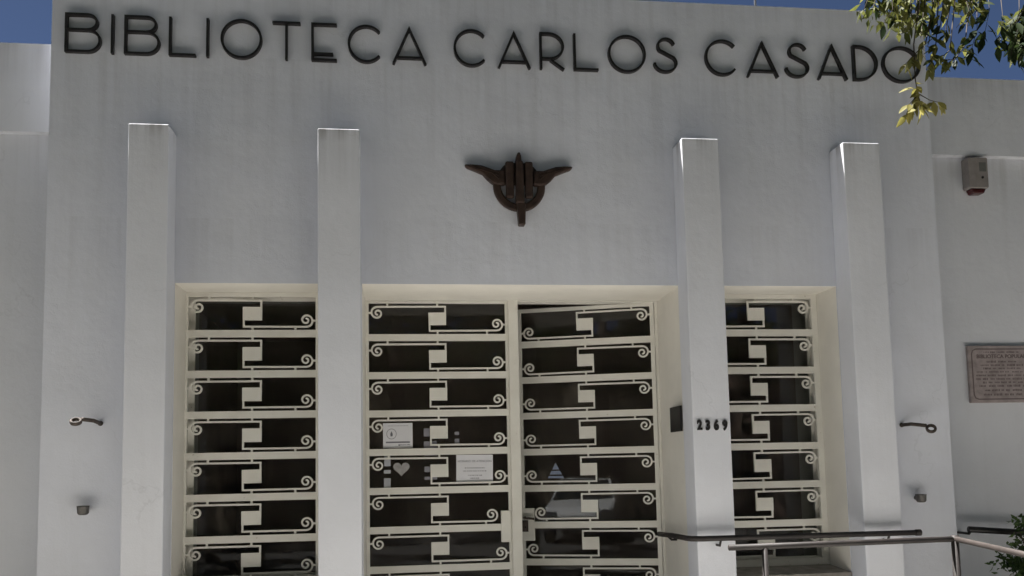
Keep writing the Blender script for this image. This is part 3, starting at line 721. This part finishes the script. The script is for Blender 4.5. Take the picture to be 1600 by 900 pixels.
# street tree in front of the right wing
tr = tag(empty('street_tree', (4.9, -3.0, 0.0)), 'street tree with yellow green leaves hanging over the right end of the parapet', 'tree')
T0 = Vector((4.9, -3.0, 0))
def tp(*pts): return [tuple(Vector(p)-T0) for p in pts]
MB().tube(tp((4.9, -3.0, -0.05), (4.9, -3.0, 0.25), (4.88, -2.98, 1.2), (4.82, -3.02, 2.4), (4.75, -2.95, 3.4)), [0.24, 0.19, 0.165, 0.15, 0.14], 16).build('trunk', M['bark'], tr, True)
LIMBS = [[(4.75, -2.95, 3.3), (4.3, -2.5, 4.4), (3.7, -2.0, 5.1), (3.0, -1.7, 5.5)],
         [(4.75, -2.95, 3.35), (4.0, -3.0, 4.7), (2.4, -3.1, 5.7), (0.6, -3.0, 6.1), (-1.2, -2.8, 6.2)],
         [(4.75, -2.95, 3.35), (5.3, -2.8, 4.6), (6.2, -2.5, 5.6), (7.4, -2.4, 6.2)],
         [(4.75, -2.95, 3.35), (4.9, -3.5, 4.8), (5.0, -4.4, 6.0), (5.0, -5.0, 7.0)],
         [(4.0, -3.0, 4.7), (3.0, -2.6, 5.6), (1.6, -2.0, 6.0), (0.2, -1.7, 6.1)]]
for L_ in LIMBS:
    MB().tube(tp(*L_), [0.09*(1-0.7*k/(len(L_)-1)) for k in range(len(L_))], 10).build('limb', M['bark'], tr, True)
g = np.random.default_rng(11)
NCL = 560  # crown widened out of view to block sky light and shade the street
cs = []; rs = []
for _ in range(NCL):
    x = g.uniform(-6.0, 10.0); y = g.uniform(-10.5, -1.9); z = g.uniform(5.3, 7.8)
    cs.append((x-T0.x, y-T0.y, z)); s_ = g.uniform(0.35, 0.6); rs.append((s_, s_, s_*0.6))
V, F = leaf_cloud(clumps(g, cs, rs, 300), 0.115, 12, 0.5)
tag(cloud_obj('crown', V, F, M['crown'], tr), kind='stuff')
# outer tufts between the hanging sprigs
cs = []; rs = []
for _ in range(9):
    x = g.uniform(2.72, 3.30); t_ = math.sin((x-2.55)/0.75*math.pi)
    cs.append((x-T0.x, g.uniform(-1.55, -1.1)-T0.y, 4.24-0.10*t_+g.uniform(-0.02, 0.12))); rs.append((.10, .12, .08))
for _ in range(7):
    cs.append((g.uniform(3.58, 3.72)-T0.x, g.uniform(-1.5, -1.2)-T0.y, g.uniform(3.95, 4.25))); rs.append((.08, .1, .09))
V, F = leaf_cloud(clumps(g, cs, rs, 34), 0.07, 14, 0.8)
tag(cloud_obj('tufts', V, F, M['tuft'], tr), kind='stuff')

# one leaflet: pointed blade, folded along the midrib and curling down
def leaflet_mesh(name, mat, asp=0.40):
    rows = [(0.0, 0.0), (0.18, 0.6), (0.42, 1.0), (0.68, 0.75), (0.88, 0.32), (1.0, 0.0)]
    mb = MB(); vs = []; fs = []
    for t, w_ in rows: z = -0.12*t*t; vs += [(t, -w_*asp/2, z+0.05*w_), (t, 0, z), (t, w_*asp/2, z+0.05*w_)]
    for k in range(5):
        a = 3*k; fs += [(a, a+3, a+4, a+1), (a+1, a+4, a+5, a+2)]
    mb.add(vs, fs); me = mb.mesh(name, mat, True); return me
LM = {'g': leaflet_mesh('leaf', M['leaf']), 'y': leaflet_mesh('leaf', M['leaf_yellow']), 'd': leaflet_mesh('leaf', M['leaf_dark'])}
nleaf = 0
def sprig(pts, n, size, kind, spread=0.05, t0=0.15, droop=1.0, rad=0.004):
    """a twig along pts with n leaflets in drooping pairs"""
    global nleaf
    br = MB().tube(tp(*pts), [rad*(1-0.6*k/(len(pts)-1)) for k in range(len(pts))], 6).build('branch', M['twig'], tr, True)
    P = [Vector(p) for p in pts]; seg = [(P[k+1]-P[k]).length for k in range(len(P)-1)]; tot = sum(seg)
    for k in range(n):
        t = (t0+(1-t0)*(k+rnd.random()*0.8)/n)*tot; j = 0
        while j < len(seg)-1 and t > seg[j]: t -= seg[j]; j += 1
        p = P[j].lerp(P[j+1], min(1, t/seg[j])); d = (P[j+1]-P[j]).normalized()
        v = Vector((rnd.gauss(0, 1), rnd.gauss(0, 1), rnd.gauss(0, 0.6)-droop)).normalized()
        v = (v+d*0.35).normalized()
        ref = Vector((rnd.gauss(0, .6), rnd.gauss(0, .6)-0.5, 1)); yv = ref.cross(v).normalized(); zv = v.cross(yv)
        s_ = size*rnd.uniform(0.7, 1.25)
        mt = Matrix((v, yv, zv)).transposed().to_4x4() @ Matrix.Scale(s_, 4)
        mt.translation = p-T0+v*rnd.uniform(0.0, spread)*0.3
        kk = kind if isinstance(kind, str) and len(kind) == 1 else rnd.choice(kind)
        lf = link('leaf', LM[kk], br); lf.matrix_local = mt; nleaf += 1
        st = p-T0
# hanging sprig with yellow leaves (the lowest)
sprig([(2.92, -1.45, 4.25), (2.87, -1.41, 3.90), (2.872, -1.40, 3.70), (2.885, -1.40, 3.60), (2.895, -1.40, 3.53)], 24, 0.075, 'y', 0.06, 0.80, 0.6, 0.005)
sprig([(2.87, -1.40, 3.60), (2.83, -1.40, 3.56), (2.80, -1.41, 3.49)], 11, 0.075, 'y', 0.05, 0.2, 1.2, 0.003)
sprig([(2.885, -1.40, 3.62), (2.95, -1.40, 3.585), (3.02, -1.40, 3.57)], 6, 0.075, 'y', 0.04, 0.6, 1.0, 0.003)
# pale clusters over the end of the lettering
sprig([(3.05, -1.35, 4.20), (2.96, -1.38, 3.92), (2.87, -1.40, 3.84), (2.80, -1.41, 3.77)], 12, 0.080, 'ggy', 0.05, 0.5, 1.0)
sprig([(3.08, -1.35, 4.22), (3.02, -1.38, 3.90), (2.97, -1.40, 3.80), (2.94, -1.40, 3.76)], 15, 0.080, 'ggy', 0.05, 0.5, 1.0)
sprig([(3.18, -1.35, 4.22), (3.12, -1.36, 3.90), (3.02, -1.40, 3.82), (2.99, -1.40, 3.78)], 8, 0.075, 'g', 0.05, 0.4, 1.0)
sprig([(3.30, -1.30, 4.20), (3.24, -1.32, 3.95), (3.15, -1.35, 3.85), (3.05, -1.38, 3.83)], 12, 0.075, 'ggd', 0.05, 0.4, 1.0)
# thick fringe along the top edge
for x in np.linspace(2.62, 3.28, 13):
    x = float(x); zz = 4.09-0.14*math.sin((x-2.62)/0.66*math.pi)+rnd.uniform(-0.03, 0.02)
    sprig([(x+0.18, -1.3+rnd.uniform(-.15, .1), 4.55), (x+0.06, -1.35, 4.28), (x, -1.4+rnd.uniform(-.08, .08), zz+0.07), (x-0.03, -1.4, zz+0.01)], 10, 0.078, 'gggd', 0.05, 0.45, 1.0)
# darker leaves against the sky further right
for (a, b) in (((3.42, 4.35), (3.30, 3.95)), ((3.50, 4.3), (3.38, 3.90)), ((3.62, 4.3), (3.46, 3.86)), ((3.70, 4.25), (3.55, 3.90)), ((3.35, 4.25), (3.20, 3.82)), ((3.66, 4.2), (3.50, 3.80))):
    sprig([(a[0], -1.3, a[1]), ((a[0]+b[0])/2+0.02, -1.36, (a[1]+b[1])/2), (b[0], -1.4, b[1])], 9, 0.09, 'd', 0.06, 0.45, 0.9, 0.0026)
for x, z in ((3.52, 4.06), (3.56, 4.00), (3.54, 3.93)):
    sprig([(x+0.2, -1.3, z+0.25), (x+0.08, -1.34, z+0.1), (x, -1.38, z)], 12, 0.095, 'd', 0.06, 0.3, 0.8)

# ------------------------------------------------------------------ across the street (seen in the panes)
def house(x0, x1, h, mat, label, nwin):
    y = -17.6; r_ = tag(empty('street_house', ((x0+x1)/2, y, 0)), label, 'house', 'houses across the street'); cx = (x0+x1)/2
    MB().box(x0-cx, x1-cx, -6, 0, 0, h).build('wall', mat, r_)
    MB().box(x0-cx-0.001, x1-cx-0.001, -0.3, 0.08, h+0.002, h+0.35).build('parapet', mat, r_)
    stp = (x1-x0)/(nwin+1)
    for k in range(nwin):
        xc = x0-cx+stp*(k+1)
        wv = MB(); wv.box(xc-0.6, xc+0.6, 0.001, 0.05, 0.95, 2.35).build('window', M['wood'], r_)
        MB().box(xc-0.52, xc-0.03, 0.051, 0.06, 1.03, 2.27).build('pane', M['darkglass'], r_)
        MB().box(xc+0.03, xc+0.52, 0.051, 0.06, 1.03, 2.27).build('pane', M['darkglass'], r_)
    xd = x0-cx+stp*0.45
    MB().box(xd-0.42, xd+0.42, 0.001, 0.06, 0.0, 2.1).build('door', M['wood'], r_)
house(-34, -20.02, 5.2, M['house_c'], 'tall brick pink house across the street, next to the long grey one', 5)
house(-20, -9.02, 3.9, M['house_b'], 'long low grey house across the street', 4)
house(-9, 0.98, 4.6, M['house_a'], 'ochre house across the street opposite the library', 3)
house(1, 12, 3.7, M['house_c'], 'low pink rendered house across the street opposite the library', 4)
house(12.02, 23, 5.0, M['house_b'], 'tall grey house across the street, next to the low pink one', 4)
house(23.02, 36, 4.2, M['house_a'], 'wide ochre house at the end of the street row', 5)
def far_tree(x, y, s, seed, label=None, name='far_tree', grp='trees across the street'):
    r_ = tag(empty(name, (x, y, 0)), label or 'tall leafy street tree on the far pavement across the street', 'tree', grp)
    MB().tube([(0, 0, -0.05), (0.03, 0, 1.2*s), (0, 0.05, 2.4*s), (0.1, 0, 3.6*s)], [0.24, 0.19, 0.16, 0.08], 12).build('trunk', M['bark'], r_, True)
    g = np.random.default_rng(seed); cs = []; rs = []
    for _ in range(34):
        v = g.normal(size=3); v /= np.linalg.norm(v); v *= g.uniform(0.4, 1)**0.5*1.7*s; cs.append((v[0], v[1], 3.35*s+v[2]*0.8)); rs.append((.5*s, .5*s, .4*s))
    V, F = leaf_cloud(clumps(g, cs, rs, 320), 0.2, seed, 0.3)
    tag(cloud_obj('crown', V, F, M['crown'], r_), kind='stuff')
for x_, s_, sd_ in ((-27, 1.9, 18), (-21.5, 1.8, 19), (-16.5, 1.7, 20), (-11.0, 1.9, 21), (-5.6, 1.8, 22), (0.0, 2.0, 24), (5.2, 1.8, 23), (2.6, 1.4, 29), (-2.8, 1.45, 30), (10.5, 1.9, 25), (16, 1.8, 26), (21.5, 1.9, 27), (27, 1.8, 28)): far_tree(x_, -15.4, s_, sd_)
for x_, s_, sd_, lb_ in ((-11.0, 2.0, 31, 'leafy shade tree added out of view in front of the left wing'), (-17.5, 2.0, 32, 'leafy shade tree added out of view beyond the end of the left wing'), (10.2, 2.0, 33, 'leafy shade tree added out of view in front of the right wing')):
    far_tree(x_, -3.1, s_, sd_, lb_, 'added_shade_tree', None)  # unseen trees added so their crowns shade the pavement and darken the wings

# parked car
def car(x, y, rz):
    r_ = tag(empty('parked_car', (x, y, -0.115)), 'white parked saloon car across the street', 'car'); r_.rotation_euler = (0, 0, rz)
    # side profile (x along the car, z) lofted over its width
    prof = [(-2.05, 0.30), (-2.08, 0.62), (-1.98, 0.90), (-1.35, 0.98), (1.0, 0.95), (1.75, 0.82), (2.02, 0.66), (2.06, 0.32)]
    mb = MB(); n = len(prof); ws = [(-0.82, 0.94), (-0.78, 1.0), (0.78, 1.0), (0.82, 0.94)]
    b = MB(); b.prism([(x_, z) for x_, z in prof], -0.80, 0.80); bevel(b.build('body', M['car'], r_), 0.08, 4, 25)
    cab = MB(); lo = [(-1.45, -0.74), (0.95, -0.74), (0.95, 0.74), (-1.45, 0.74)]; hi = [(-0.95, -0.56), (0.25, -0.56), (0.25, 0.56), (-0.95, 0.56)]
    cab.add([(x_, y_, 0.95) for x_, y_ in lo]+[(x_, y_, 1.40) for x_, y_ in hi], [(0, 1, 5, 4), (1, 2, 6, 5), (2, 3, 7, 6), (3, 0, 4, 7), (4, 5, 6, 7)])
    bevel(cab.build('windows', M['darkglass'], r_), 0.04, 3, 20)
    bevel(MB().box(-0.98, 0.28, -0.57, 0.57, 1.385, 1.425).build('roof', M['car'], r_), 0.02, 3)
    for y_ in (-1, 1):
        MB().tube([(0.97, y_*0.735, 0.94), (0.27, y_*0.565, 1.40)], 0.035, 8).build('pillar', M['car'], r_, True)
        MB().tube([(-1.47, y_*0.735, 0.94), (-0.97, y_*0.565, 1.40)], 0.05, 8).build('pillar', M['car'], r_, True)
        bevel(MB().box(1.90, 2.05, y_*0.62-0.15, y_*0.62+0.15, 0.62, 0.74).build('headlight', M['lamp'], r_), 0.02, 2)
        for x_ in (-1.25, 1.3):
            wv = MB(); wv.tube([(x_, y_*0.64, 0.31), (x_, y_*0.83, 0.31)], 0.31, 24); w_ = wv.build('wheel', M['tyre'], r_, True)
            MB().tube([(x_, y_*0.831, 0.31), (x_, y_*0.842, 0.31)], 0.19, 20).build('rim', M['rim'], w_)
    MB().box(2.045, 2.075, -0.45, 0.45, 0.42, 0.56).build('grille', M['darkglass'], r_)
car(-5.0, -13.0, R(72))
